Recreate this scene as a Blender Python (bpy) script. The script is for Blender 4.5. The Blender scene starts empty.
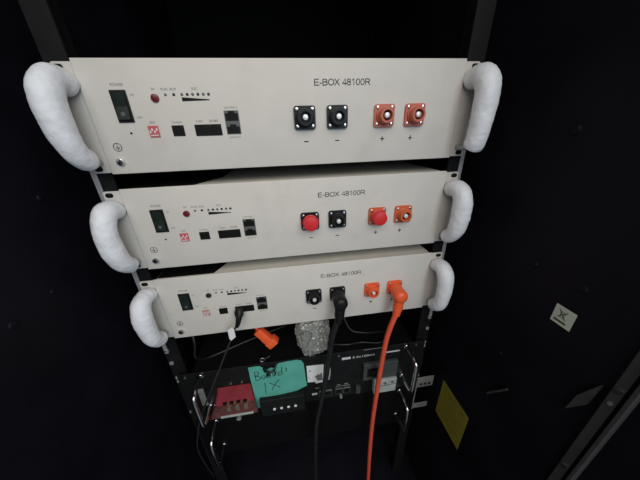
import bpy, bmesh, math, random
from mathutils import Vector, Matrix, noise
random.seed(4)
S = bpy.context.scene
COL = S.collection
mm = 0.001

# ---------------------------------------------------------------- camera
cam = bpy.data.cameras.new('camera')
cam.sensor_width = 36.0
cam.lens = 13.5                     # a phone's ultra-wide lens
cam.clip_start = 0.01
cam.clip_end = 50
camo = bpy.data.objects.new('camera', cam)
COL.objects.link(camo)
R0 = Vector((0.98955605, -0.14080653, -0.03086024))
R1 = Vector((-0.08592224, -0.40426874, -0.9105955))
R2 = Vector((0.11574196, 0.90373686, -0.41214499))
M = Matrix.Identity(4)
for i in range(3):
    M[i][0] = R0[i]; M[i][1] = -R1[i]; M[i][2] = -R2[i]
M.translation = Vector((-0.0118978, -0.32993013, 0.03985807))
camo.matrix_world = M
S.camera = camo

# ---------------------------------------------------------------- light of the room outside the cabinet
w = bpy.data.worlds.new('World'); S.world = w; w.use_nodes = True
bg = w.node_tree.nodes['Background']
bg.inputs[0].default_value = (0.80, 0.88, 1.0, 1)
bg.inputs[1].default_value = 0.15

def area(name, loc, target, size, power, col):
    l = bpy.data.lights.new(name, 'AREA'); l.shape = 'RECTANGLE'
    l.size, l.size_y = size; l.energy = power; l.color = col
    o = bpy.data.objects.new(name, l); COL.objects.link(o)
    o.location = loc
    o.rotation_euler = (Vector(target) - Vector(loc)).to_track_quat('-Z', 'Y').to_euler()
    return o
area('room_ceiling_light', (0.25, -1.75, 1.32), (0.05, 0, -0.12), (3.2, 1.2), 49, (1.0, 0.935, 0.865))
area('cool_fill_light', (0.62, -1.95, 0.40), (0, 0, 0.0), (0.8, 1.0), 9.5, (0.60, 0.80, 1.0))  # added cool fill to tint the left handles and wall, no window known

S.view_settings.view_transform = 'Standard'
S.view_settings.look = 'None'
S.view_settings.exposure = 0.0
S.view_settings.gamma = 1.0
S.view_settings.use_curve_mapping = False
S.render.engine = 'CYCLES'
S.cycles.filter_width = 2.0          # the phone picture is a little soft

# ---------------------------------------------------------------- materials
def mat(name, col, rough=0.5, metal=0.0, var=0.06, vscale=60.0, bump=0.0, bscale=400.0,
        spec=0.5, trans=0.0, sss=0.0, coat=0.0, stain=0.0):
    m = bpy.data.materials.new(name); m.use_nodes = True
    nt = m.node_tree; b = nt.nodes['Principled BSDF']
    b.inputs['Roughness'].default_value = rough
    b.inputs['Metallic'].default_value = metal
    b.inputs['Specular IOR Level'].default_value = spec
    if trans: b.inputs['Transmission Weight'].default_value = trans
    if coat: b.inputs['Coat Weight'].default_value = coat
    if sss:
        b.inputs['Subsurface Weight'].default_value = sss
        b.inputs['Subsurface Radius'].default_value = (0.004, 0.004, 0.004)
    tc = nt.nodes.new('ShaderNodeTexCoord')
    geo = nt.nodes.new('ShaderNodeNewGeometry')
    n = nt.nodes.new('ShaderNodeTexNoise'); n.inputs['Scale'].default_value = vscale
    n.inputs['Detail'].default_value = 5
    nt.links.new(geo.outputs['Position'], n.inputs['Vector'])
    mr = nt.nodes.new('ShaderNodeMapRange')
    mr.inputs[1].default_value = 0.3; mr.inputs[2].default_value = 0.7
    mr.inputs[3].default_value = 1 - var; mr.inputs[4].default_value = 1 + var
    nt.links.new(n.outputs['Fac'], mr.inputs[0])
    mx = nt.nodes.new('ShaderNodeMix'); mx.data_type = 'RGBA'; mx.blend_type = 'MULTIPLY'
    mx.inputs[0].default_value = 1.0
    mx.inputs[6].default_value = (*col, 1)
    nt.links.new(mr.outputs[0], mx.inputs[7])
    out = mx.outputs[2]
    if stain:                        # faint grubby finger marks
        n3 = nt.nodes.new('ShaderNodeTexNoise'); n3.inputs['Scale'].default_value = 17
        n3.inputs['Detail'].default_value = 8; n3.inputs['Roughness'].default_value = 0.65
        nt.links.new(geo.outputs['Position'], n3.inputs['Vector'])
        r3 = nt.nodes.new('ShaderNodeMapRange')
        r3.inputs[1].default_value = 0.55; r3.inputs[2].default_value = 0.78
        r3.inputs[3].default_value = 0.0; r3.inputs[4].default_value = stain
        nt.links.new(n3.outputs['Fac'], r3.inputs[0])
        m3 = nt.nodes.new('ShaderNodeMix'); m3.data_type = 'RGBA'
        nt.links.new(r3.outputs[0], m3.inputs[0])
        nt.links.new(out, m3.inputs[6])
        m3.inputs[7].default_value = (col[0]*0.62, col[1]*0.58, col[2]*0.52, 1)
        out = m3.outputs[2]
    nt.links.new(out, b.inputs['Base Color'])
    rr = nt.nodes.new('ShaderNodeMapRange')
    rr.inputs[3].default_value = max(0.02, rough - 0.08); rr.inputs[4].default_value = min(1, rough + 0.08)
    nt.links.new(n.outputs['Fac'], rr.inputs[0]); nt.links.new(rr.outputs[0], b.inputs['Roughness'])
    if bump:
        n2 = nt.nodes.new('ShaderNodeTexNoise'); n2.inputs['Scale'].default_value = bscale
        n2.inputs['Detail'].default_value = 3
        nt.links.new(geo.outputs['Position'], n2.inputs['Vector'])
        bp = nt.nodes.new('ShaderNodeBump'); bp.inputs['Strength'].default_value = bump
        bp.inputs['Distance'].default_value = 0.001
        nt.links.new(n2.outputs['Fac'], bp.inputs['Height']); nt.links.new(bp.outputs[0], b.inputs['Normal'])
    return m

PANEL = mat('beige_powder_coat', (0.605, 0.578, 0.530), 0.7, var=0.03, vscale=25, bump=0.12, bscale=1500, spec=0.10, stain=0.25)
CHASSIS = mat('beige_chassis_paint', (0.56, 0.54, 0.48), 0.55, var=0.03)
FOAM = mat('white_foam_wrap', (0.77, 0.79, 0.82), 0.5, var=0.04, vscale=70, bump=0.30, bscale=260, sss=0.15)
CORE = mat('handle_metal', (0.42, 0.43, 0.43), 0.35, metal=0.6)
BLACKP = mat('black_plastic', (0.006, 0.0065, 0.006), 0.45, var=0.2, spec=0.3)
ROCKER = mat('dark_green_rocker', (0.012, 0.020, 0.016), 0.28, var=0.2)
CAVITY = mat('port_cavity', (0.004, 0.005, 0.004), 0.6, spec=0.2)
PORTGREY = mat('port_grey_plastic', (0.10, 0.105, 0.10), 0.4)
INK = mat('black_print', (0.010, 0.010, 0.010), 0.7, spec=0.15)
INKS = mat('grey_small_print', (0.13, 0.13, 0.12), 0.6)
SILVER = mat('nickel_screw', (0.72, 0.72, 0.70), 0.25, metal=1.0)
PIN = mat('terminal_pin', (0.80, 0.80, 0.78), 0.35, metal=0.35)
CHROME = mat('chrome', (0.78, 0.78, 0.78), 0.10, metal=1.0)
BRICK = mat('light_dulled_orange_plastic', (0.50, 0.115, 0.062), 0.45, var=0.08)  # connectors share one orange; duller look under the light put into colour
ORANGE2 = mat('orange_plastic', (0.58, 0.11, 0.035), 0.42, var=0.08)  # same connector orange, the middle module's light put into the tone
ORANGE3 = mat('bright_orange_plastic', (0.78, 0.105, 0.028), 0.38, var=0.06)
ORCABLE = mat('orange_cable_jacket', (0.70, 0.092, 0.045), 0.42, var=0.06, bump=0.1, bscale=700)
BLCABLE = mat('black_cable_jacket', (0.010, 0.010, 0.010), 0.45, var=0.2, bump=0.1, bscale=700)
REDCAP = mat('red_dust_cap', (0.60, 0.022, 0.028), 0.42, var=0.05)
BUTTON = mat('dark_red_button', (0.13, 0.010, 0.018), 0.3)
BUTTON3 = mat('brown_button', (0.035, 0.020, 0.018), 0.3)
DIPRED = mat('red_dip_block', (0.50, 0.10, 0.11), 0.45)
DIPPALE = mat('faded_dip_block', (0.42, 0.22, 0.20), 0.45)
DIPW = mat('white_dip_lever', (0.75, 0.68, 0.66), 0.45)
LEDG = mat('led_grey', (0.10, 0.10, 0.10), 0.3)
LEDK = mat('led_dark', (0.012, 0.012, 0.012), 0.3)
WALL = mat('black_cabinet_paint', (0.0056, 0.0047, 0.0088), 0.6, var=0.35, vscale=12, bump=0.35, bscale=420, spec=0.14)
POST = mat('black_rack_post_paint', (0.006, 0.006, 0.007), 0.6, var=0.2, spec=0.25)
STRAP = mat('zinc_strap', (0.46, 0.47, 0.48), 0.42, metal=0.5, bump=0.1)
FRAME = mat('dark_grey_frame', (0.055, 0.055, 0.058), 0.45, var=0.15, bump=0.15)
DEVBLK = mat('black_device_panel', (0.0062, 0.0066, 0.0062), 0.5, spec=0.28, var=0.25, bump=0.2, bscale=900)
DEVGRY = mat('charcoal_block', (0.045, 0.052, 0.048), 0.5, var=0.15)
PALE = mat('pale_grey_plate', (0.36, 0.40, 0.37), 0.5, var=0.15)
REDCOV = mat('red_terminal_cover', (0.21, 0.020, 0.030), 0.35, var=0.12, coat=0.3)
REDLOW = mat('smoky_red_cover', (0.10, 0.030, 0.028), 0.22, var=0.3, vscale=120)
BRASS = mat('terminal_metal', (0.55, 0.45, 0.33), 0.35, metal=0.9)
TEAL = mat('teal_tape', (0.085, 0.36, 0.285), 0.5, var=0.07, vscale=40, bump=0.35, bscale=70)
PEN = mat('pen_ink', (0.012, 0.035, 0.035), 0.6)
WHITE = mat('white_paper', (0.70, 0.71, 0.70), 0.6, var=0.05)
GREYPRINT = mat('grey_print', (0.14, 0.15, 0.15), 0.6)
SILK = mat('white_silkscreen', (0.55, 0.56, 0.55), 0.6)
YELLOW = mat('yellow_label', (0.25, 0.225, 0.022), 0.6, var=0.10, vscale=70)
YELINK = mat('olive_print', (0.17, 0.15, 0.016), 0.6)
LABEL = mat('pale_green_label', (0.60, 0.66, 0.56), 0.55, var=0.06)
GREENP = mat('green_print', (0.16, 0.26, 0.12), 0.6)
DKGREEN = mat('dark_green_print', (0.04, 0.07, 0.03), 0.6)
MATBLK = mat('matte_black', (0.004, 0.004, 0.0045), 0.8, spec=0.06)  # plain matte black for the sheet, back wall and device surfaces
BRKT = mat('dull_steel', (0.28, 0.29, 0.28), 0.45, metal=0.3, var=0.2)

def bubble_material():
    m = mat('bubble_wrap', (0.34, 0.345, 0.32), 0.12, var=0.25, vscale=40, coat=0.7, trans=0.35)
    return m
BUBBLE = bubble_material()

# ---------------------------------------------------------------- mesh helpers (input in millimetres)
def V(p): return Vector(p) * mm

def bm_box(bm, x0, x1, y0, y1, z0, z1, bevel=0.0, seg=2):
    r = bmesh.ops.create_cube(bm, size=1)
    vs = r['verts']
    for v in vs:
        v.co = Vector(((x0 + x1)/2 + v.co.x*(x1 - x0), (y0 + y1)/2 + v.co.y*(y1 - y0), (z0 + z1)/2 + v.co.z*(z1 - z0))) * mm
    if bevel:
        es = list({e for v in vs for e in v.link_edges})
        bmesh.ops.bevel(bm, geom=es, offset=bevel*mm, segments=seg, affect='EDGES', profile=0.5)
    return bm

def box(x0, x1, y0, y1, z0, z1, bevel=0.0, seg=2):
    return bm_box(bmesh.new(), x0, x1, y0, y1, z0, z1, bevel, seg)

def bm_cyl(bm, p0, p1, r0, r1=None, n=20, bevel=0.0):
    """round bar from p0 to p1 with rounded far rim"""
    r1 = r0 if r1 is None else r1
    p0 = V(p0); p1 = V(p1); d = (p1 - p0); L = d.length; d.normalize()
    a = d.orthogonal().normalized(); b = d.cross(a)
    prof = [(0, r0*mm)]
    if bevel:
        prof += [(L - bevel*mm, r1*mm), (L - bevel*mm*0.3, r1*mm - bevel*mm*0.3), (L, r1*mm - bevel*mm)]
    else:
        prof += [(L, r1*mm)]
    rings = []
    for h, r in prof:
        rings.append([bm.verts.new(p0 + d*h + (a*math.cos(t) + b*math.sin(t))*r)
                      for t in [2*math.pi*k/n for k in range(n)]])
    for i in range(len(rings) - 1):
        for k in range(n):
            bm.faces.new((rings[i][k], rings[i][(k+1) % n], rings[i+1][(k+1) % n], rings[i+1][k]))
    bm.faces.new(list(reversed(rings[0]))); bm.faces.new(rings[-1])
    return bm

def cyl(*a, **k): return bm_cyl(bmesh.new(), *a, **k)

def catmull(pts, sub):
    P = [Vector(p) for p in pts]
    P = [P[0]*2 - P[1]] + P + [P[-1]*2 - P[-2]]
    out = []
    for i in range(1, len(P) - 2):
        p0, p1, p2, p3 = P[i-1:i+3]
        for s in range(sub):
            t = s/sub
            out.append(0.5*((2*p1) + (p2 - p0)*t + (2*p0 - 5*p1 + 4*p2 - p3)*t*t + (3*p1 - p0 - 3*p2 + p3)*t**3))
    out.append(P[-2])
    return out

def bm_tube(bm, pts, rad, n=14, sub=6, smooth=True, jit=0.0, seed=0, flat=None):
    """rad: number or function of 0..1; flat=(sx,sy) squashes the section"""
    C = catmull(pts, sub) if smooth else [Vector(p) for p in pts]
    rings = []; a = None
    for i, c in enumerate(C):
        d = (C[min(i+1, len(C)-1)] - C[max(i-1, 0)]).normalized()
        if a is None: a = d.orthogonal().normalized() if abs(d.x) > 0.95 else d.cross(Vector((1, 0, 0))).normalized()
        a = (a - d*a.dot(d)).normalized(); b = d.cross(a)
        t = i/(len(C)-1)
        r = rad(t) if callable(rad) else rad
        ring = []
        for k in range(n):
            th = 2*math.pi*k/n
            dr = (a*math.cos(th) + b*math.sin(th))
            p = c + dr*r
            if jit:
                q = p*0.055 + Vector((seed*7.3, seed*3.1, 0))
                q2 = p*0.16 + Vector((seed*5.3, 0, seed*2.1))
                q3 = Vector((p.x*0.10, p.y*0.10, p.z*0.34)) + Vector((seed*1.9, seed*4.4, 0))
                cr = 1 - min(1, abs(noise.noise(q3))*5.0)       # thin sharp creases
                p = p + dr*(noise.noise(q)*jit + noise.noise(q2)*jit*0.55 - cr*cr*jit*0.28)
            ring.append(bm.verts.new(p*mm))
        rings.append(ring)
    for i in range(len(rings)-1):
        for k in range(n):
            bm.faces.new((rings[i][k], rings[i][(k+1) % n], rings[i+1][(k+1) % n], rings[i+1][k]))
    bm.faces.new(list(reversed(rings[0]))); bm.faces.new(rings[-1])
    return bm

def tube(*a, **k): return bm_tube(bmesh.new(), *a, **k)

def bm_prism(bm, poly, f0, f1):
    """poly of 2-tuples, f0/f1 map (u,v) to a 3D mm point for the back and the front"""
    A = [bm.verts.new(V(f0(*p))) for p in poly]; B = [bm.verts.new(V(f1(*p))) for p in poly]
    bm.faces.new(A); bm.faces.new(list(reversed(B)))
    n = len(poly)
    for k in range(n):
        bm.faces.new((A[k], B[k], B[(k+1) % n], A[(k+1) % n]))
    bmesh.ops.recalc_face_normals(bm, faces=bm.faces)
    return bm

def front_prism(poly, yb, yf):
    return bm_prism(bmesh.new(), poly, lambda u, v: (u, yb, v), lambda u, v: (u, yf, v))

def wall_prism(poly, x_wall, thick):
    return bm_prism(bmesh.new(), poly, lambda u, v: (x_wall, u, v), lambda u, v: (x_wall - thick, u, v))

def rrect(x0, x1, z0, z1, r, n=4):
    out = []
    for cx, cz, s in ((x1-r, z1-r, 0), (x0+r, z1-r, 90), (x0+r, z0+r, 180), (x1-r, z0+r, 270)):
        for k in range(n+1):
            t = math.radians(s + 90*k/n); out.append((cx + r*math.cos(t), cz + r*math.sin(t)))
    return out

MESH = {}
def obj(name, bm, m, parent=None, smooth=False, key=None):
    """bm may be a function; key shares mesh data between alike pieces"""
    if key is not None and key in MESH:
        me = MESH[key]
    else:
        if callable(bm): bm = bm()
        me = bpy.data.meshes.new(name)
        bmesh.ops.recalc_face_normals(bm, faces=bm.faces)
        bm.to_mesh(me); bm.free()
        me.materials.append(m)
        if smooth:
            for p in me.polygons: p.use_smooth = True
            try: me.set_sharp_from_angle(angle=math.radians(40))
            except Exception: pass
        if key is not None: MESH[key] = me
    o = bpy.data.objects.new(name, me); COL.objects.link(o)
    if parent is not None: o.parent = parent
    return o

def tag(o, label, cat, group=None):
    o['label'] = label; o['category'] = cat
    if group: o['group'] = group
    return o

def thing(name, label, cat, loc=(0, 0, 0), group=None):
    o = bpy.data.objects.new(name, None); COL.objects.link(o)
    o.location = V(loc); o.empty_display_size = 0.02
    return tag(o, label, cat, group)

def text_bm(s, x0, x1, zb, cap, yf, wall=None, spacing=1.0, thick=0.0):
    """lettering: width x0..x1 (or centred natural width when x1 is None), baseline zb, capital height in mm"""
    cu = bpy.data.curves.new('t', 'FONT'); cu.body = s; cu.size = 1; cu.space_character = spacing
    cu.resolution_u = 3; cu.offset = thick
    t = bpy.data.objects.new('t', cu); COL.objects.link(t)
    dg = bpy.context.evaluated_depsgraph_get(); dg.update()
    me = bpy.data.meshes.new_from_object(t.evaluated_get(dg))
    bpy.data.objects.remove(t); bpy.data.curves.remove(cu)
    xs = [v.co.x for v in me.vertices]; a, b = min(xs), max(xs)
    H = 0.70
    k = cap/H
    if x1 is None:
        wd = (b - a)*k; ox, sx = x0 - wd/2, k
    else:
        ox, sx = x0, (x1 - x0)/(b - a)
    bm = bmesh.new(); bm.from_mesh(me); bpy.data.meshes.remove(me)
    for v in bm.verts:
        u = ox + (v.co.x - a)*sx; z = zb + v.co.y*k
        v.co = V((u, yf, z)) if wall is None else V((wall, -u, z))
    return bm

def arc(cx, cz, rx, rz, a0, a1, n=12):
    return [(cx + rx*math.cos(math.radians(a0 + (a1-a0)*k/n)), cz + rz*math.sin(math.radians(a0 + (a1-a0)*k/n))) for k in range(n+1)]
GLYPH = {   # plain grotesque capitals and figures, cap height 1: (advance width, strokes)
 'E': (0.67, [[(0.08, 0), (0.08, 1)], [(0.08, 0.95), (0.62, 0.95)], [(0.08, 0.52), (0.57, 0.52)], [(0.08, 0.05), (0.64, 0.05)]]),
 '-': (0.36, [[(0.03, 0.36), (0.31, 0.36)]]),
 'B': (0.70, [[(0.08, 0), (0.08, 1)], [(0.08, 0.95)] + arc(0.36, 0.74, 0.21, 0.21, 90, -90) + [(0.08, 0.53)], [(0.36, 0.53)] + arc(0.39, 0.29, 0.23, 0.24, 90, -90) + [(0.08, 0.05)]]),
 'O': (0.80, [arc(0.40, 0.5, 0.34, 0.46, 0, 360, 28)]),
 'X': (0.68, [[(0.03, 0), (0.62, 1)], [(0.05, 1), (0.64, 0)]]),
 '4': (0.58, [[(0.41, 0), (0.41, 1), (0.04, 0.28), (0.56, 0.28)]]),
 '8': (0.58, [arc(0.28, 0.74, 0.19, 0.22, 0, 360, 20), arc(0.28, 0.28, 0.23, 0.25, 0, 360, 20)]),
 '1': (0.58, [[(0.33, 0), (0.33, 1), (0.26, 0.86), (0.12, 0.76)]]),
 '0': (0.58, [arc(0.28, 0.5, 0.22, 0.46, 0, 360, 24)]),
 'R': (0.72, [[(0.08, 0), (0.08, 1)], [(0.08, 0.95)] + arc(0.40, 0.72, 0.22, 0.23, 90, -90) + [(0.08, 0.49)], [(0.36, 0.49), (0.50, 0.34), (0.66, 0)]]),
 ' ': (0.30, []),
}
def stroke_text(s_, x0, x1, zb, cap, yf, wt=0.105):
    total = sum(GLYPH[c][0] for c in s_)
    k = (x1 - x0)/total; bm = bmesh.new(); x = 0
    for c in s_:
        adv, ss = GLYPH[c]
        for si, P in enumerate(ss):
            Q = [Vector(((x + p[0])*k + x0, 0, zb + p[1]*cap)) for p in P]
            h = wt*cap/2
            closed = (Q[0] - Q[-1]).length < 1e-4 and len(Q) > 4
            L = []; 
            for i_, q_ in enumerate(Q):
                a = Q[i_-1] if i_ > 0 else (Q[-2] if closed else None)
                b_ = Q[i_+1] if i_ < len(Q)-1 else (Q[1] if closed else None)
                d1 = (q_ - a).normalized() if a is not None else None
                d2 = (b_ - q_).normalized() if b_ is not None else None
                d1 = d1 or d2; d2 = d2 or d1
                t_ = (d1 + d2); t_ = t_.normalized() if t_.length > 0.3 else d2
                nn = Vector((-t_.z, 0, t_.x)); m_ = h/max(0.6, nn.dot(Vector((-d2.z, 0, d2.x))))
                y_ = yf - 0.012*si
                L.append((bm.verts.new(V((q_.x + nn.x*m_, y_, q_.z + nn.z*m_))), bm.verts.new(V((q_.x - nn.x*m_, y_, q_.z - nn.z*m_)))))
            for i_ in range(len(L)-1):
                bm.faces.new((L[i_][0], L[i_][1], L[i_+1][1], L[i_+1][0]))
        x += adv
    return bm

# ---------------------------------------------------------------- the cabinet (setting)
def struct(name, bm, m, smooth=False):
    o = obj(name, bm, m, smooth=smooth); o['kind'] = 'structure'; return o
wall_l = struct('cabinet_wall_left', box(-292, -290, -262, 560, -900, 520), WALL)
wall_r = struct('cabinet_wall_right', box(290, 292, -262, 560, -900, 520), WALL)
struct('cabinet_wall_back', box(-290, 290, 560, 562, -900, 520), MATBLK)
struct('cabinet_floor', box(-290, 290, -262, 560, -904, -900), WALL)
struct('cabinet_ceiling', box(-290, 290, -262, 560, 520, 524), WALL)

# dimples and clips pressed into the black side walls
for (y, z, r) in ((-20.6, -19, 4), (-60, -119, 3.5), (-108, -124.5, 5)):
    obj('rivet', cyl((-290, y, z), (-288.4, y, z), r, r*0.8, bevel=0.7), WALL, wall_l, True)
for (y, z, r) in ((-95, 33, 6), (-106, -122, 4.5), (-160, -122, 5), (-105, -279, 4)):
    obj('rivet', cyl((290, y, z), (288, y, z), r, r*0.8, bevel=0.8), WALL, wall_r, True)

# front frame strip on the right edge, with its bolts
ff = thing('cabinet_frame', 'dark grey frame strip down the front edge of the right wall', 'frame', (288, -222, -900))
def infr(o): o.location = -ff.location; return o
infr(obj('strip', box(285.5, 289.8, -225, -216.5, -898, 500, 0.8), FRAME, ff))
infr(obj('lip', box(282, 289.8, -233, -229, -898, 500, 0.8), FRAME, ff))
for z in (-195.2, -330, -60, 60):
    infr(obj('bolt', cyl((285.5, -221.5, z), (282.5, -221.5, z), 2.6, n=6), SILVER, ff))
for z in (-213.4,):
    infr(obj('bolt', cyl((285.5, -221.5, z), (283.8, -221.5, z), 2.0, n=12), CORE, ff))
lat = obj('gusset_plate', wall_prism([(-197, -262), (-199.5, -234), (-210, -203), (-208, -238)], 289.7, 5), FRAME)
tag(lat, 'dark grey triangular gusset plate beside the frame strip on the right wall', 'bracket')
b = thing('wall_clip', 'thin grey clip bar low on the right black wall left of the gusset plate', 'clip', (288, -125, -362))
o = obj('bar', tube([(284, -113.5, -360), (284, -137.4, -316)], 1.6, n=8, smooth=False), FRAME, b, True); o.location = -b.location
for y, z in ((-117, -353), (-134, -322)):
    o = obj('standoff', cyl((289.8, y, z), (284, y, z), 1.2, n=8), BRKT, b); o.location = -b.location

# stickers on the right wall
lb = thing('recycling_label', 'small pale green label with crossed out bin on right wall', 'label', (289.7, -155, -175.5))
def inl(o): o.location = -lb.location; return o
inl(obj('paper', box(289.35, 289.9, -166, -144.8, -175.5, -152), LABEL, lb))
XW = 289.2
def wquad(pts, t=0.15): return wall_prism(pts, XW + 0.1, t)
inl(obj('bar_mark', wquad([(-147.5, -172), (-160.5, -172), (-160.5, -169.6), (-147.5, -169.6)]), DKGREEN, lb))
bn = bmesh.new()
for poly in ([(-150.8, -158.6), (-157.6, -158.6), (-157.6, -157.6), (-150.8, -157.6)],
             [(-151.4, -158.8), (-152.4, -158.8), (-153.2, -165.6), (-152.4, -165.6)],
             [(-156.0, -158.8), (-157.0, -158.8), (-156.0, -165.6), (-155.2, -165.6)],
             [(-152.4, -165.6), (-156.0, -165.6), (-156.0, -164.8), (-152.4, -164.8)]):
    bm_prism(bn, poly, lambda u, v: (XW+0.1, u, v), lambda u, v: (XW, u, v))
inl(obj('bin_symbol', bn, GREENP, lb))
bn = bmesh.new()
for s in (1, -1):
    c = -154.2
    pts = [(c - 4.6*s, -156.2), (c - 4.0*s, -155.6), (c + 4.6*s, -166.6), (c + 4.0*s, -167.2)]
    bm_prism(bn, pts, lambda u, v: (XW+0.02, u, v), lambda u, v: (XW - 0.12, u, v))
inl(obj('cross_mark', bn, DKGREEN, lb))

yl = thing('warning_sticker', 'yellow rectangular sticker low on the right black wall', 'sticker', (289.7, -60, -562))
o = obj('paper', box(289.4, 289.9, -96, -18, -570, -463), YELLOW, yl); o.location = -yl.location
for i in range(8):
    z = -476 - i*11
    o = obj('print_line', wall_prism([(-26, z), (-86 + (i % 3)*9, z), (-86 + (i % 3)*9, z+2.6), (-26, z+2.6)], 289.35, 0.12), YELINK, yl)
    o.location = -yl.location

# ---------------------------------------------------------------- rack posts and straps
for s, nm in ((-1, 'left'), (1, 'right')):
    p = thing('rack_post', f'black slotted steel rack post behind the {nm} ends of the modules', 'rack post', (s*250, 20, -900), 'rack posts')
    x0, x1 = sorted((s*226, s*250))
    o = obj('flange', box(x0, x1, 8.5, 11, -900, 500), POST, p); o.location = -p.location
    x0, x1 = sorted((s*247.5, s*250))
    o = obj('web', box(x0, x1, 11, 60, -900, 500), POST, p); o.location = -p.location
    for z in (-300, -330, -368, -378, -470):
        o = obj('cage_nut', box(s*244-3, s*244+3, 5.2, 8.3, z-3, z+3, 0.6), STRAP if z > -380 else BRKT, p, key=('cage', s, z)); o.location = -p.location
for s, nm in ((-1, 'left'), (1, 'right')):
    t = thing('linking_strap', f'thin grey metal strap running behind the {nm} foam handles', 'strap', (s*244.5, 5, -306), 'straps behind the module ends')
    x0, x1 = sorted((s*241.2, s*247.2))
    o = obj('bar', box(x0, x1, 4.8, 7, -304, 108, 0.4), STRAP, t); o.location = -t.location
    for z in (-298, 100):
        o = obj('rivet', cyl((s*244.2, 4.9, z), (s*244.2, 3.6, z), 1.8, bevel=0.5), SILVER, t, True, key=('rv', s, z)); o.location = -t.location

# ---------------------------------------------------------------- battery modules
PITCH = 133.9
H = 115.8
CX = (16.5, 57.0, 117.6, 158.4)
CZ = 55.5
TXT = {}

def connector(par, x, plus, orm, idx, key):
    mt = orm if plus else BLACKP
    f = obj('terminal_socket', lambda: front_prism(rrect(x-13, x+13, CZ-13, CZ+13, 3.0), -0.2, -3.2), mt, par, key=('fl', x, key))
    def body():
        bm = bmesh.new()
        n = 24
        prof = [(-3.2, 11.0), (-5, 10.6), (-5.4, 9.4), (-13.2, 9.0), (-14.2, 8.4), (-14.2, 6.2), (-8, 5.8)]
        rings = [[bm.verts.new(V((x + r*math.cos(2*math.pi*k/n), y, CZ + r*math.sin(2*math.pi*k/n)))) for k in range(n)] for y, r in prof]
        for i in range(len(rings)-1):
            for k in range(n):
                bm.faces.new((rings[i][k], rings[i][(k+1) % n], rings[i+1][(k+1) % n], rings[i+1][k]))
        bm.faces.new(rings[-1])
        return bm
    obj('collar', body, mt, f, True, key=('col', x, key))
    obj('pin', lambda: cyl((x, -8.1, CZ), (x, -13.6, CZ), 3.5, 3.3, n=16, bevel=1.0), PIN, f, True, key=('pin', x))
    if plus:
        def bore():
            return cyl((x, -8.05, CZ), (x, -8.3, CZ), 5.7, n=20)
        obj('bore', bore, CAVITY, f, key=('bore', x))
    for dx in (-9.4, 9.4):
        for dz in (-9.4, 9.4):
            obj('screw', lambda: cyl((x+dx, -3.2, CZ+dz), (x+dx, -4.7, CZ+dz), 2.1, n=12, bevel=0.7), SILVER, f, True, key=('cs', x, dx, dz))

def foam_path(s, full, up_):
    up = [(s*229.5, 0, 88 + up_), (s*230.5, -11, 91.5 + up_), (s*231, -23, 88.5 + up_), (s*231.5, -30.5, 76 + up_*0.7), (s*231.5, -32, 54)]
    if full:
        return up + [(s*231.2, -28.5, 33), (s*231, -19, 20.5), (s*230.5, -7, 16.5)]
    return up + [(s*231, -31, 34), (s*231, -29, 21), (s*231, -25, 14.5)]

def handle(par, s, full, seed, rad=11.6, up_=0):
    h = obj('handle', tube([(s*230, 4.2, 91), (s*230, -10, 93), (s*231, -24, 88), (s*231.5, -30, 76), (s*231.5, -31, 54),
                            (s*231, -30, 30), (s*231, -24, 18), (s*230.5, -10, 14), (s*230.5, 4.2, 14)], 4.0, n=12, sub=5), CORE, par, True)
    def rad_f(t):
        r = rad*(0.95 + 0.10*math.sin(math.pi*min(1, t*1.25)) + 0.025*math.sin(t*13 + seed*1.7))
        e0 = 0.05
        if t < e0: r *= 0.90 + 0.1*t/e0
        if full and t > 0.90: r *= 1 - 0.40*((t - 0.90)/0.10)**1.6
        if not full and t > 0.94: r *= 1 - 0.30*((t - 0.94)/0.06)**2
        return r
    w_ = obj('foam_wrap', tube(foam_path(s, full, up_), rad_f, n=56, sub=22, jit=0.75, seed=seed), FOAM, h, True)
    w_['label'] = 'white foam wrapped round the handle'
    return h

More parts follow.
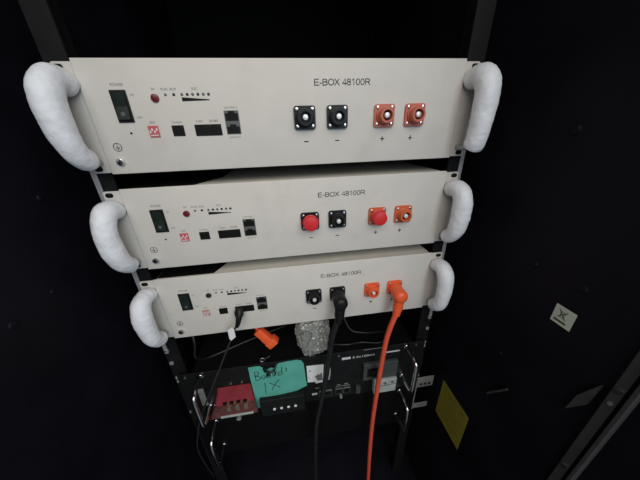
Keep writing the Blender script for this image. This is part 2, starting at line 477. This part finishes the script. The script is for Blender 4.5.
def module(i, label, orm, caps, blank_front):
    zc = -PITCH*i
    t = thing('battery_module', label, 'battery', (0, 0, zc), 'beige rack battery modules')
    K = 'm'
    obj('chassis', lambda: box(-218, 218, 2.4, 400, 1.2, H-1.2, 1.0), CHASSIS, t, key='chassis')
    if i:  # lower two modules: flat black sheet over the chassis top, front left
        obj('black_sheet', lambda: bm_prism(bmesh.new(), [(-216.5, 5.5), (-135, 5.5), (-108, 62), (-108, 200), (-216.5, 200)],
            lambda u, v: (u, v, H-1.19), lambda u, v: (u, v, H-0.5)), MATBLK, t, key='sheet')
    obj('front_panel', lambda: box(-220, 220, -0.2, 2.4, 0, H, 0.9, 3), PANEL, t, True, key='front')
    for s in (-1, 1):
        def ear():
            a, b_ = sorted((s*217.5, s*241.5))
            bm = front_prism(rrect(a, b_, 1.5, H-2.5, 3.0), 4.6, 2.6)
            bmesh.ops.bevel(bm, geom=[e for e in bm.edges if abs(e.verts[0].co.y - e.verts[1].co.y) < 1e-6 and e.verts[0].co.y < 3*mm],
                            offset=0.4*mm, segments=1, affect='EDGES')
            return bm
        e = obj('mounting_ear', ear, PANEL, t, key=('ear', s))
        for z in (6.5, H-7.5):
            def slot():
                return front_prism(rrect(s*234.3-4.6, s*234.3+4.6, z-2.9, z+2.9, 2.85, 6), 3.0, 2.45)
            obj('slot', slot, CAVITY, e, key=('slot', s, z))
            obj('slot_screw', lambda: cyl((s*234.3, 2.9, z), (s*234.3, 1.4, z), 2.4, n=12, bevel=0.6), BLACKP, e, True, key=('slsc', s, z))
    for s in (-1, 1):
        handle(t, s, not (s == 1 and i == 0), seed=i*2 + (s > 0) + 1, rad=(12.7, 11.9, 11.8)[i], up_=(4, 1, 4)[i])
    # power switch
    sw = obj('power_switch', lambda: box(-192.6, -176.2, -1.6, -0.3, 55.6, 87.2, 0.5), BLACKP, t, key='sw')
    def rocker():
        p = [(-1.6, 84.6), (-3.0, 84.2), (-2.2, 71.4), (-4.2, 58.6), (-1.6, 58.2)]
        return bm_prism(bmesh.new(), p, lambda u, v: (-190.4, u, v), lambda u, v: (-178.4, u, v))
    obj('rocker', rocker, ROCKER, sw, key='rocker')
    obj('rocker_mark', lambda: cyl((-184.4, -3.6, 64), (-184.4, -3.75, 64), 2.2, n=16), PORTGREY, sw, key='rkm')
    # reset hole, earth mark, earth screw
    obj('reset_hole', lambda: cyl((-184.1, -0.25, 44.5), (-184.1, -0.42, 44.5), 1.2, n=12), INK if i < 2 else DIPW, t, key=('reset', i == 2))
    def earth():
        bm = bmesh.new(); n = 28; cx, cz = -203.6, 30.2
        A = []
        for r in (4.7, 4.0):
            A.append([bm.verts.new(V((cx + r*math.cos(2*math.pi*k/n), -0.36, cz + r*math.sin(2*math.pi*k/n)))) for k in range(n)])
        for k in range(n): bm.faces.new((A[0][k], A[0][(k+1) % n], A[1][(k+1) % n], A[1][k]))
        for x0, x1, z0, z1 in ((-0.3, 0.3, 0, 3.1), (-2.6, 2.6, -0.6, 0), (-1.7, 1.7, -1.8, -1.2), (-0.8, 0.8, -3.0, -2.4)):
            bm_box(bm, cx+x0, cx+x1, -0.38, -0.34, cz+z0, cz+z1)
        return bm
    obj('earth_mark', earth, INK, t, key='earth')
    es = obj('earth_screw', lambda: cyl((-205.2, -0.2, 14), (-205.2, -3.4, 14), 4.5, n=20, bevel=1.2), SILVER, t, True, key='es')
    def cross():
        bm = box(-208, -202.4, -3.6, -3.36, 13.4, 14.6); return bm_box(bm, -205.8, -204.6, -3.66, -3.32, 11.2, 16.8)
    obj('screw_recess', cross, CAVITY, es, key='esx')
    # push button, small lamps and wedge
    obj('push_button', lambda: cyl((-148.4, -0.2, 79), (-148.4, -2.2, 79), 4.2, n=24, bevel=0.8), (BUTTON, BUTTON, BUTTON3)[i], t, True, key=('btn', i == 2))
    for k, (x, m_) in enumerate([(-136.8, LEDG), (-128.1, LEDK)] + [(-119.6 + 5.72*j, LEDG if j % 2 == 0 else LEDK) for j in range(6)]):
        obj('status_lamp', lambda: cyl((x, -0.2, 82.2), (x, -0.9, 82.2), 1.5 if k else 1.4, n=14, bevel=0.4), m_, t, True, key=('led', k))
    obj('charge_wedge', lambda: front_prism([(-120.6, 79.4), (-120.6, 75.4), (-91, 76.2), (-91, 77.0)], -0.25, -0.38), INK, t, key='wedge')
    # address block
    dip = obj('address_switch', lambda: box(-164.4, -153.6, -1.4, -0.3, 39.6, 51.6, 0.4), (DIPRED, DIPRED, DIPPALE)[i], t, key=('dip', i == 2))
    for j in range(4):
        xa = -163.4 + j*2.45
        obj('lever', lambda: box(xa, xa+1.6, -2.0, -1.35, 43.8 + (j % 2)*2.4, 46.6 + (j % 2)*2.4), DIPW, dip, key=('lev', j))
    obj('lever_scale', lambda: box(-163.2, -155, -1.6, -1.38, 41, 42), DIPW, dip, key='levs')
    # sockets
    def port(name, x0, x1, z0, z1, key, cells, rim=PORTGREY):
        q = obj(name, lambda: box(x0, x1, -1.0, -0.3, z0, z1, 0.3), rim, t, key=('port', key))
        for j, (a, b_, c, d) in enumerate(cells):
            def cell():
                m_ = (a + b_)/2; w2 = (b_ - a)/2
                pts = [(a, c), (b_, c), (b_, d - 2.2), (m_ + w2*0.5, d - 2.2), (m_ + w2*0.5, d), (m_ - w2*0.5, d), (m_ - w2*0.5, d - 2.2), (a, d - 2.2)]
                return front_prism(pts, -0.9, -1.12)
            obj('opening', cell, CAVITY, q, key=('cell', key, j))
    port('console_port', -138.9, -125.7, 39.9, 51.4, 'con', [(-138.3, -126.3, 40.4, 51.0)], BLACKP)
    port('network_port', -113.6, -83.5, 39.3, 51.5, 'lan', [(-113.0, -99.0, 39.9, 51.0), (-98.1, -84.1, 39.9, 51.0)], BLACKP)
    port('link_port', -77.9, -61.4, 40.1, 65.4, 'lnk', [(-76.9, -62.4, 54.4, 64.7), (-76.9, -62.4, 40.8, 50.6)])
    # terminals
    for j, x in enumerate(CX):
        connector(t, x, j > 1, orm, j, (i if j > 1 else 'k'))
    # writing
    def word(s_, x0, x1, zb, cap, m_=INKS, thick=0.0):
        obj('lettering', lambda: text_bm(s_, x0, x1, zb, cap, -0.32, thick=thick), m_, t, key=('txt', s_, x0, zb))
    obj('lettering', lambda: stroke_text('E-BOX 48100R', 29.4, 98.0, 89.2, 6.5, -0.32, 0.135), INK, t, key='ebox')
    word('POWER', -189.7, -177, 90.6, 2.9)
    word('ON', -173.0, -169.4, 81.5, 2.3); word('OFF', -173.0, -167.6, 59.2, 2.3)
    word('SW', -150.6, -146.4, 86.6, 2.4)
    word('RUN', -140.4, -133.6, 86.2, 2.4); word('ALM', -131.6, -124.8, 86.2, 2.4)
    word('SOC', -108.4, -101.8, 86.4, 2.6)
    word('ADS', -161.6, -155.6, 54.0, 2.4)
    word('Console', -137.6, -126.8, 53.6, 2.6)
    word('CAN', -110.8, -103.4, 53.8, 2.5); word('RS485', -95.8, -86.0, 53.8, 2.5)
    word('Link Port 1', -76.6, -62.6, 67.4, 2.5); word('Link Port 0', -75.6, -63.2, 35.6, 2.4)
    for j, x in enumerate((17.2, 57.2, 117.7, 156.8)):
        def sign():
            bm = box(x-2.8, x+2.8, -0.42, -0.26, 28.0, 29.1)
            if j > 1: bm_box(bm, x-0.55, x+0.55, -0.45, -0.24, 25.7, 31.4)
            return bm
        obj('polarity_sign', sign, INK, t, key=('sign', j))
    return t

module(0, 'topmost beige battery module, all four terminal sockets bare', BRICK, (), 0)
module(1, 'middle beige battery module with two red capped terminals', ORANGE2, (), 0)
module(2, 'lowest beige battery module with cables plugged into its front', ORANGE3, (), 0)

# red dust caps on the middle module
for x, nm in ((CX[0], 'black'), (CX[2], 'orange')):
    c = thing('dust_cap', f'round red dust cap on {nm} terminal of the middle module', 'cap', (x, -14, CZ - PITCH), 'red dust caps')
    obj('cap_shell', cyl((0, 6, 0), (0, -4, 0), 10.6, 10.2, n=28, bevel=1.6), REDCAP, c, True)
    obj('cap_rim', tube([(10.9*math.cos(a), 5, 10.9*math.sin(a)) for a in [2*math.pi*k/24 for k in range(25)]], 0.9, n=6, sub=1, smooth=False), REDCAP, c, True)

# ---------------------------------------------------------------- cables on the lowest module
Z3 = CZ - 2*PITCH
def elbow_plug(par, x, mt, nm):
    bm = bmesh.new()
    bm_cyl(bm, (x, -4, Z3), (x, -19, Z3), 10.6, 10.6, n=22, bevel=1.2)
    obj('plug_collar', bm, mt, par, True)
    # rounded elbow head: a squat drum facing out, leaning into the neck
    prof = [(-12, 10.8), (-24, 11.8), (-30, 11.4), (-33.5, 9.2), (-35, 5.0), (-35.3, 0.6)]
    bm = bmesh.new(); n = 28; rings = []
    for y, r in prof:
        rings.append([bm.verts.new(V((x + r*math.cos(2*math.pi*k/n), y, Z3 - 1.0 + r*math.sin(2*math.pi*k/n)))) for k in range(n)])
    for i_ in range(len(rings)-1):
        for k in range(n): bm.faces.new((rings[i_][k], rings[i_][(k+1) % n], rings[i_+1][(k+1) % n], rings[i_+1][k]))
    bm.faces.new(rings[-1]); bm.faces.new(rings[0])
    obj('plug_elbow', bm, mt, par, True)
    nk = obj('plug_neck', tube([(x, -22, Z3-2), (x-0.4, -23.5, Z3-14), (x-1.6, -25, Z3-26), (x-3.6, -26.5, Z3-40)], lambda t: 10.4 - 4.0*t, n=20, sub=6), mt, par, True)
    obj('grip_ring', tube([(x-1.2, -24.6, Z3-23), (x-1.6, -25, Z3-26), (x-2.0, -25.3, Z3-29)], lambda t: 8.6 - 0.5*t, n=18, sub=3), mt, nk, True)

oc = thing('orange_cable', 'orange power cable with right angle plug hanging from lowest module', 'cable')
elbow_plug(oc, CX[3], ORANGE3, 'o')
obj('jacket', tube([(156, -26, Z3-30), (152, -27.5, Z3-44), (145, -28, -283), (140, -28, -319), (135.5, -28, -398), (131.5, -28, -500), (130, -28, -580), (131, -29, -700), (133, -30, -800), (134, -30, -898)],
                   4.7, n=16, sub=8), ORCABLE, oc, True)
bc = thing('black_cable', 'thick black power cable with right angle plug hanging from lowest module', 'cable')
elbow_plug(bc, CX[1], BLACKP, 'k')
obj('jacket', tube([(55, -26, Z3-30), (50, -28, Z3-44), (42, -28, -288), (32, -28, -362), (19, -28, -446), (8, -28, -508), (2, -28, -580), (-3, -29, -700), (-4, -30, -800), (-4, -30, -898)],
                   4.6, n=16, sub=8), BLCABLE, bc, True)

nc = thing('network_cable', 'thin dark data cable with a white tag plugged beside the sockets', 'cable')
obj('plug', box(-112.6, -99.6, -14, -1.2, -227.5, -217.5, 1.2), BLACKP, nc)
obj('boot', tube([(-105, -8, -218), (-106, -14, -226), (-109, -17, -236), (-112, -18, -243)], lambda t: 6.0 - 3.0*t, n=12, sub=4), BLACKP, nc, True)
obj('jacket', tube([(-111, -18, -238), (-117, -19, -250), (-131, -20, -279), (-148, -21, -314), (-182, -22, -384), (-214, -21, -452), (-230, -20, -500), (-246, -14, -560), (-256, 0, -640), (-262, 20, -760)],
                   1.5, n=10, sub=6), mat('dark_grey_thin_jacket', (0.028, 0.028, 0.028), 0.35), nc, True)
tg = bmesh.new()
fl = [(-7.0, 0.5), (2.5, 6.5), (5.5, 0.5), (5.5, -15), (-4.5, -22), (-7.5, -17)]
bm_prism(tg, fl, lambda u, v: (-120 + u*0.8, -21.5 + 0.03*v, -245 + v*0.95), lambda u, v: (-120 + u*0.8, -22.3 + 0.03*v, -245 + v*0.95))
obj('tag', tg, WHITE, nc)

# ---------------------------------------------------------------- what lies between the module and the device below
dp = thing('loose_orange_plug', 'loose orange connector dangling in the dark gap under the modules', 'plug')
def oriented(bm, o, d, up=(0, -1, 0)):
    d = Vector(d).normalized(); u = Vector(up); u = (u - d*u.dot(d)).normalized(); s_ = d.cross(u)
    Mx = Matrix((d, s_, u)).transposed().to_4x4(); Mx.translation = V(o)
    bmesh.ops.transform(bm, matrix=Mx, verts=bm.verts); return bm
d = (33, -10, -37)
obj('body', oriented(box(-19, 12, -8.0, 8.0, -7.5, 7.5, 2.5), (-77, 15, -303), d), ORANGE3, dp, True)
obj('head', oriented(box(10, 25, -11.5, 9.5, -8.5, 8.5, 2.0), (-77, 15, -303), d), ORANGE3, dp, True)
obj('latch', oriented(box(2, 22, 8.0, 11.6, -3, 3, 0.8), (-77, 15, -303), d), ORANGE3, dp, True)
obj('cable_tail', tube([(-87, 20, -292), (-99, 28, -280), (-130, 70, -285), (-150, 140, -340), (-150, 230, -352)], 3.6, n=12, sub=6), ORCABLE, dp, True)
gl = thing('loose_ring_terminal', 'small shiny metal lug lying below the loose orange plug', 'terminal', (-78, 2, -345))
obj('barrel', tube([(-6, 2, -2), (2, 0, 2), (7, -1, 7)], 1.7, n=10, sub=3), SILVER, gl, True)
obj('ring', tube([(4.2*math.cos(a)-9, 2, 4.2*math.sin(a)-5) for a in [2*math.pi*k/18 for k in range(19)]], 1.3, n=6, sub=1, smooth=False), SILVER, gl, True)

# bubble wrap bundle, crumpled
bm = bmesh.new(); bmesh.ops.create_icosphere(bm, subdivisions=6, radius=1)
for v in bm.verts:
    p = v.co.copy()
    n4 = lambda q: math.copysign(abs(q)**0.72, q)
    q = Vector((n4(p.x), n4(p.y), n4(p.z)))
    taper = 1.0 + 0.16*q.z
    k = 1 + 0.15*noise.noise(p*1.7 + Vector((3, 1, 7))) + 0.05*noise.noise(p*4.0)
    rr = abs(noise.noise(p*7.5 + Vector((1, 5, 2))))
    k += 0.015*rr
    fold = noise.noise(Vector((p.x*6, p.y*6, p.z*2.2)) + Vector((8, 2, 4)))
    k += 0.025*fold
    c_ = Vector((12 + q.x*30*taper*k, 14 + q.y*21*k, -314.5 + q.z*43*k))
    dv_ = noise.voronoi(c_/6.0)[0][0]                      # blown bubbles standing proud of the sheet
    crease = noise.noise(c_*0.045 + Vector((2, 9, 5)))
    c_ += p.normalized()*(2.1*max(0.0, 1 - (dv_/0.62)**2) - 5.0*max(0.0, 1 - abs(crease)*9))
    v.co = c_*mm
wrap = obj('bubble_wrap_bundle', bm, BUBBLE, smooth=True)
tag(wrap, 'crumpled grey bubble wrap bundle stuffed under the lowest module', 'bubble wrap')

# ---------------------------------------------------------------- black device below
dv = thing('black_rack_device', 'black rack device with chrome handles, red terminal cover and white lettering', 'device', (0, 0, -490))
D = dv.location
def ind(o): o.location = -D; return o
ind(obj('casing', box(-216, 216, 3, 380, -488, -357.5, 1), MATBLK, dv))
fp = ind(obj('front_panel', box(-240, 240, 0, 3, -489.5, -356, 0.6), DEVBLK, dv))
def device_handle(par, x, zt, zb, off):
    h = obj('handle', tube([(x, 1, zt), (x, -14, zt), (x, -30, zt-0.5), (x, -40, zt-4), (x, -43, zt-13), (x, -43.5, (zt+zb)/2), (x, -43, zb+13), (x, -40, zb+4), (x, -30, zb+0.5), (x, -14, zb), (x, 1, zb)],
                           3.6, n=16, sub=5), CHROME, par, True); h.location = off
    for z in (zt, zb):
        g = obj('collar', cyl((x, 0.5, z), (x, -3.5, z), 6.2, n=20, bevel=1.2), CHROME, par, True); g.location = off
for x in (-200, 200):
    device_handle(dv, x, -363, -449, -D)
ind(obj('handle_plate', box(-214, -203, -2.6, 0, -446, -398, 0.8), BRKT, dv))
# white lettering strip
ind(obj('print_bar', box(66, 84, -0.5, 0.2, -377, -371), SILK, dv))
ind(obj('lettering', text_bm('5.2x100AS', 88, 134, -376.8, 5.4, -0.35, thick=0.01), SILK, dv))
ind(obj('print_bar', box(154, 187, -0.5, 0.2, -375, -371.6), SILK, dv))
ind(obj('print_bar', box(110, 150, -0.5, 0.2, -358.6, -357.2), BRKT, dv))
# red terminal cover
def redtop():
    bm = bmesh.new()
    prof = [((0.5, -402), (-179, -116)), ((-9, -406), (-175, -113)), ((-17, -434), (-184, -110)), ((0.5, -436), (-189, -114))]
    A = [bm.verts.new(V((xs[0], p[0], p[1]))) for p, xs in prof]; B = [bm.verts.new(V((xs[1], p[0], p[1]))) for p, xs in prof]
    bm.faces.new(A); bm.faces.new(B)
    for k in range(4): bm.faces.new((A[k], B[k], B[(k+1) % 4], A[(k+1) % 4]))
    bmesh.ops.recalc_face_normals(bm, faces=bm.faces)
    bmesh.ops.bevel(bm, geom=bm.edges[:], offset=1.6*mm, segments=2, affect='EDGES')
    return bm
def redlow():
    bm = bmesh.new()
    prof = [((0.5, -436.4), (-189, -114)), ((-16.4, -434.6), (-184, -110)), ((-21, -463), (-200, -107)), ((0.5, -484), (-207, -110))]
    A = [bm.verts.new(V((xs[0], p[0], p[1]))) for p, xs in prof]; B = [bm.verts.new(V((xs[1], p[0], p[1]))) for p, xs in prof]
    bm.faces.new(A); bm.faces.new(B)
    for k in range(4): bm.faces.new((A[k], B[k], B[(k+1) % 4], A[(k+1) % 4]))
    bmesh.ops.recalc_face_normals(bm, faces=bm.faces)
    bmesh.ops.bevel(bm, geom=bm.edges[:], offset=1.2*mm, segments=2, affect='EDGES')
    return bm
rc = ind(obj('terminal_cover', redtop(), REDCOV, dv))
rl = ind(obj('terminal_cover_front', redlow(), REDLOW, dv))
for k in range(4):
    x = -165 + k*12.5
    g = obj('slot', box(x-4, x+3, -17.6, -14.5, -431, -426), CAVITY, rc)
    g = obj('terminal', cyl((x+4.4, -15.5, -430), (x+4.4, -18.4, -430), 1.9, n=10, bevel=0.5), BRASS, rc, True)
for k in range(3):
    x = -160 + k*16
    obj('busbar', box(x-4, x+4, -19.6, -16.2, -449, -438, 0.6), BRASS, rl)
obj('lower_rail', box(-178, -116, -22.6, -19.5, -462, -458, 0.6), PALE, rl)
for x in (-152, -131): 
    ind(obj('panel_screw', cyl((x, 0.2, -396), (x, -1.8, -396), 2.2, n=12, bevel=0.6), SILVER, dv, True))
ind(obj('terminal_bolt', cyl((-150, -8, -488), (-150, -13, -488), 5, n=6), BRKT, dv))
# block under the tape with four pale lamps
blk = ind(obj('lamp_block', box(-102, -14, -19, 0.2, -484, -437, 1.5), DEVBLK, dv))
for k in range(4):
    x = -75.5 + k*14
    obj('lamp', cyl((x, -18.8, -464.5), (x, -20.4, -464.5), 3.1, 2.9, n=14, bevel=0.6), WHITE, blk, True)
# sockets
ind(obj('print_bar', box(2, 13.5, -0.6, 0.2, -470, -464.5), SILK, dv))
for x0, x1 in ((17, 23), (28, 45), (52, 68), (69, 85)):
    g = ind(obj('socket', box(x0, x1, -2.4, 0.2, -477, -458, 0.6), DEVGRY, dv))
    obj('opening', box(x0+1.6, x1-1.6, -2.7, -2.2, -474.5, -462), CAVITY, g)
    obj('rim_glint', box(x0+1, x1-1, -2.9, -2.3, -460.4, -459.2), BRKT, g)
ind(obj('print_bar', box(54, 84, -0.5, 0.2, -455.2, -454), BRKT, dv))
ind(obj('knob', cyl((64, 0.2, -484), (64, -7, -484), 3.0, n=14, bevel=0.8), BRKT, dv, True))
# charcoal block with the pale plate
gb = ind(obj('breaker_housing', box(110, 184, -8, 0.2, -440, -393, 1.5), DEVGRY, dv))
obj('breaker_window', box(118, 150, -8.5, -7.8, -428, -404), CAVITY, gb)
obj('breaker_lever', box(126, 141, -15, -8, -424, -408, 1.5), DEVBLK, gb)
pp = ind(obj('pale_plate', box(134, 184, -11, 0.2, -482, -441, 1.0), PALE, dv))
for x in (141, 157, 173):
    obj('terminal', cyl((x, -10.8, -449), (x, -14.2, -449), 3.2, n=12, bevel=0.8), SILVER, pp, True)
obj('seam', box(134.6, 183.4, -11.3, -10.9, -459.5, -458.2), DEVGRY, pp)
ind(obj('breaker_switch', box(96, 106, -8, 0.2, -478, -458, 1.2), DEVGRY, dv))
ind(obj('pale_spring', tube([(41, 0, -381), (40.5, -5, -400), (38, -1, -424)], lambda t: 0.8 + 2.2*t, n=8, sub=5), PALE, dv, True))

# white sticker with a grey smudge of print
ws = thing('white_sticker', 'white sticker with dark smudged print right of the teal tape', 'sticker', (13, 0, -433))
def inw(o): o.location = -ws.location; return o
inw(obj('paper', front_prism([(-5, -379), (29, -381), (26, -432), (12, -434), (10, -428), (-5, -427)], -0.1, -0.9), WHITE, ws))
inw(obj('print_smudge', front_prism([(10, -413), (16, -407), (21, -408), (25, -402), (26.5, -427), (15, -425), (13, -418)], -0.8, -1.05), GREYPRINT, ws))
inw(obj('print_dot', cyl((1, -0.8, -394), (1, -1.05, -394), 2.0, n=10), GREYPRINT, ws))
inw(obj('print_dot', cyl((-1.5, -0.8, -414), (-1.5, -1.05, -414), 1.3, n=10), GREYPRINT, ws))

# teal tape with handwriting: a thin curled sheet hanging from the device's top edge
tt = thing('teal_tape', 'teal tape with handwritten marks stuck on the black device', 'tape', (-60, 0, -470))
def inT(o): o.location = -tt.location; return o
def tape_y(x, z):
    t = min(1, max(0, (-360 - z)/90))
    return -1.5 - 6.0*math.sin(t*2.0) - 2.2*math.sin((x + 110)/22.0)*t - 1.0*math.sin(z/9.0)*t
bm = bmesh.new()
top = [(-114, -359), (-100, -358.6), (-92, -360), (-86, -365), (-80, -369), (-72, -366.5), (-66, -368), (-62, -362), (-56, -358.4), (-40, -357), (-22, -356.8), (-14, -360), (-10, -368)]
bot = [(-110, -474), (-104, -471), (-98, -463), (-92, -457.5), (-84, -455), (-76, -452.5), (-68, -450), (-60, -447.5), (-50, -444.5), (-40, -441), (-28, -437), (-16, -432), (-7, -428)]
NV = 16
G = []
for (a, b_) in zip(top, bot):
    G.append([(a[0] + (b_[0]-a[0])*j/NV, a[1] + (b_[1]-a[1])*j/NV) for j in range(NV+1)])
F = [[bm.verts.new(V((x, tape_y(x, z), z))) for x, z in c] for c in G]
Bk = [[bm.verts.new(V((x, tape_y(x, z) + 0.35, z))) for x, z in c] for c in G]
for i in range(len(G)-1):
    for j in range(NV):
        bm.faces.new((F[i][j], F[i+1][j], F[i+1][j+1], F[i][j+1]))
        bm.faces.new((Bk[i][j], Bk[i][j+1], Bk[i+1][j+1], Bk[i+1][j]))
for i in range(len(G)-1):
    bm.faces.new((F[i][0], Bk[i][0], Bk[i+1][0], F[i+1][0])); bm.faces.new((F[i][NV], F[i+1][NV], Bk[i+1][NV], Bk[i][NV]))
for j in range(NV):
    bm.faces.new((F[0][j], F[0][j+1], Bk[0][j+1], Bk[0][j])); bm.faces.new((F[-1][j], Bk[-1][j], Bk[-1][j+1], F[-1][j+1]))
inT(obj('sheet', bm, TEAL, tt, True))
def stroke(pts, r=0.75):
    P = [Vector((x, tape_y(x, z) - 0.1, z)) for x, z in pts]
    # put many points on the sheet so that the stroke follows its curve
    C = catmull(P, 5)
    C = [Vector((p.x, tape_y(p.x, p.z) - 0.12, p.z)) for p in C]
    return tube(C, r, n=6, smooth=False)
letters = {
 'B': [[(-104, -371), (-103.5, -381), (-103, -391)], [(-104, -371), (-97, -372), (-97, -378), (-103, -381), (-95, -384), (-96, -390), (-103, -391)]],
 'o': [[(-89, -381), (-92, -385), (-89, -390), (-85, -386), (-88, -381)]],
 'a': [[(-77, -379), (-82, -381), (-82, -388), (-77, -386), (-76, -379), (-75, -387)]],
 'r': [[(-70, -378), (-70, -387)], [(-70, -381), (-67, -377), (-64, -378)]],
 'd': [[(-54, -380), (-59, -379), (-60, -386), (-54, -385)], [(-52, -368), (-53, -378), (-52, -386)]],
 "'": [[(-46, -371), (-43, -376), (-46, -380)]],
 'I': [[(-88, -400), (-87.5, -412), (-88.5, -428)]],
 'X': [[(-79, -402), (-70, -409), (-60, -417)], [(-60, -397), (-69, -408), (-76, -421)]],
}
for ch, ss in letters.items():
    bmx = bmesh.new()
    for s_ in ss:
        P = [Vector((x, tape_y(x, z), z)) for x, z in s_]
        C = [Vector((p.x, tape_y(p.x, p.z) - 0.15, p.z)) for p in catmull(P, 5)]
        bm_tube(bmx, C, 0.72, n=6, smooth=False)
    inT(obj('pen_letter', bmx, PEN, tt, True))
# black tie knotted over the tape's torn top edge
tie = thing('cable_tie', 'black knotted cable tie over the torn top edge of the teal tape', 'cable tie', (-74, -4, -372))
obj('knot', tube([(-13, 5, 9), (-9, -3, 5), (-4, -6, 6), (-1, -7, 0), (-5, -8, -2), (-3, -9, 4), (4, -7, 5), (9, -5, 9), (12, 4, 14)], lambda t: 1.9 + 0.7*math.sin(t*14), n=10, sub=5), BLACKP, tie, True)
obj('loose_end', tube([(8, -5, 9), (10, -8, 2), (8, -8, -5)], 1.2, n=8, sub=4), BLACKP, tie, True)

# loose wires lying on the device's roof in the dark gap
GW = mat('dark_wire_jacket', (0.008, 0.008, 0.009), 0.35, spec=0.35)
for pts, r_, lab in (([(-205, 30, -272), (-200, 14, -300), (-204, 12, -330), (-190, 30, -353), (-120, 60, -353.5), (-40, 90, -353.5)], 2.6, 'thin black wire looping down at the left end of the dark gap'),
                     ([(48, 20, -352), (78, 12, -350), (110, 16, -354), (150, 10, -353.6), (186, 40, -353.8)], 2.4, 'thin black wire lying along the device roof behind the orange cable'),
                     ([(70, 40, -272), (84, 16, -312), (112, 10, -322), (150, 14, -330), (176, 30, -352)], 2.2, 'thin black wire sagging across the gap under the orange cable')):
    tag(obj('loose_wire', tube(pts, r_, n=10, sub=7), GW, smooth=True), lab, 'wire', 'loose wires in the gap')
# small screws and marks along the device panel's top
for x in (-228, -60, 60, 222):
    ind(obj('panel_screw', cyl((x, 0.2, -364), (x, -1.6, -364), 2.4, n=12, bevel=0.6), SILVER, dv, True))
for x in (14, 30, 60, 76):
    ind(obj('port_label', box(x-4, x+4, -0.45, 0.2, -450.5, -448.8), BRKT, dv))
for k in range(5):
    ind(obj('vent_slot', box(92 + k*3.4, 93.8 + k*3.4, -0.35, 0.2, -444, -420), CAVITY, dv))

# ---------------------------------------------------------------- second black device, mostly below the picture
lv = thing('lower_rack_device', 'plain black rack panel at the bottom edge, under the red terminal cover', 'device', (0, 0, -625))
o = obj('front_panel', box(-240, 240, 0, 3, -624, -492.5, 0.6), MATBLK, lv); o.location = -lv.location
o = obj('casing', box(-216, 216, 3, 380, -622, -494, 1), DEVBLK, lv); o.location = -lv.location
for x in (-200, 200): device_handle(lv, x, -500, -586, -lv.location)

# slotted steel bracket right of the device
bk = thing('slotted_bracket', 'dull steel slotted bracket between black device and yellow sticker', 'bracket', (268, 8, -590))
def inb(o): o.location = -bk.location; return o
inb(obj('plate', box(246, 284, 4, 6, -510, -477, 0.5), BRKT, bk))
for x in (252, 262, 272):
    inb(obj('slot', box(x, x+6, 3.7, 4.2, -503, -497), CAVITY, bk))
inb(obj('plate', box(246, 282, 4, 6, -587, -570, 0.5), BRKT, bk))
inb(obj('upright', box(241.5, 246, 4, 6, -590, -477, 0.5), BRKT, bk))
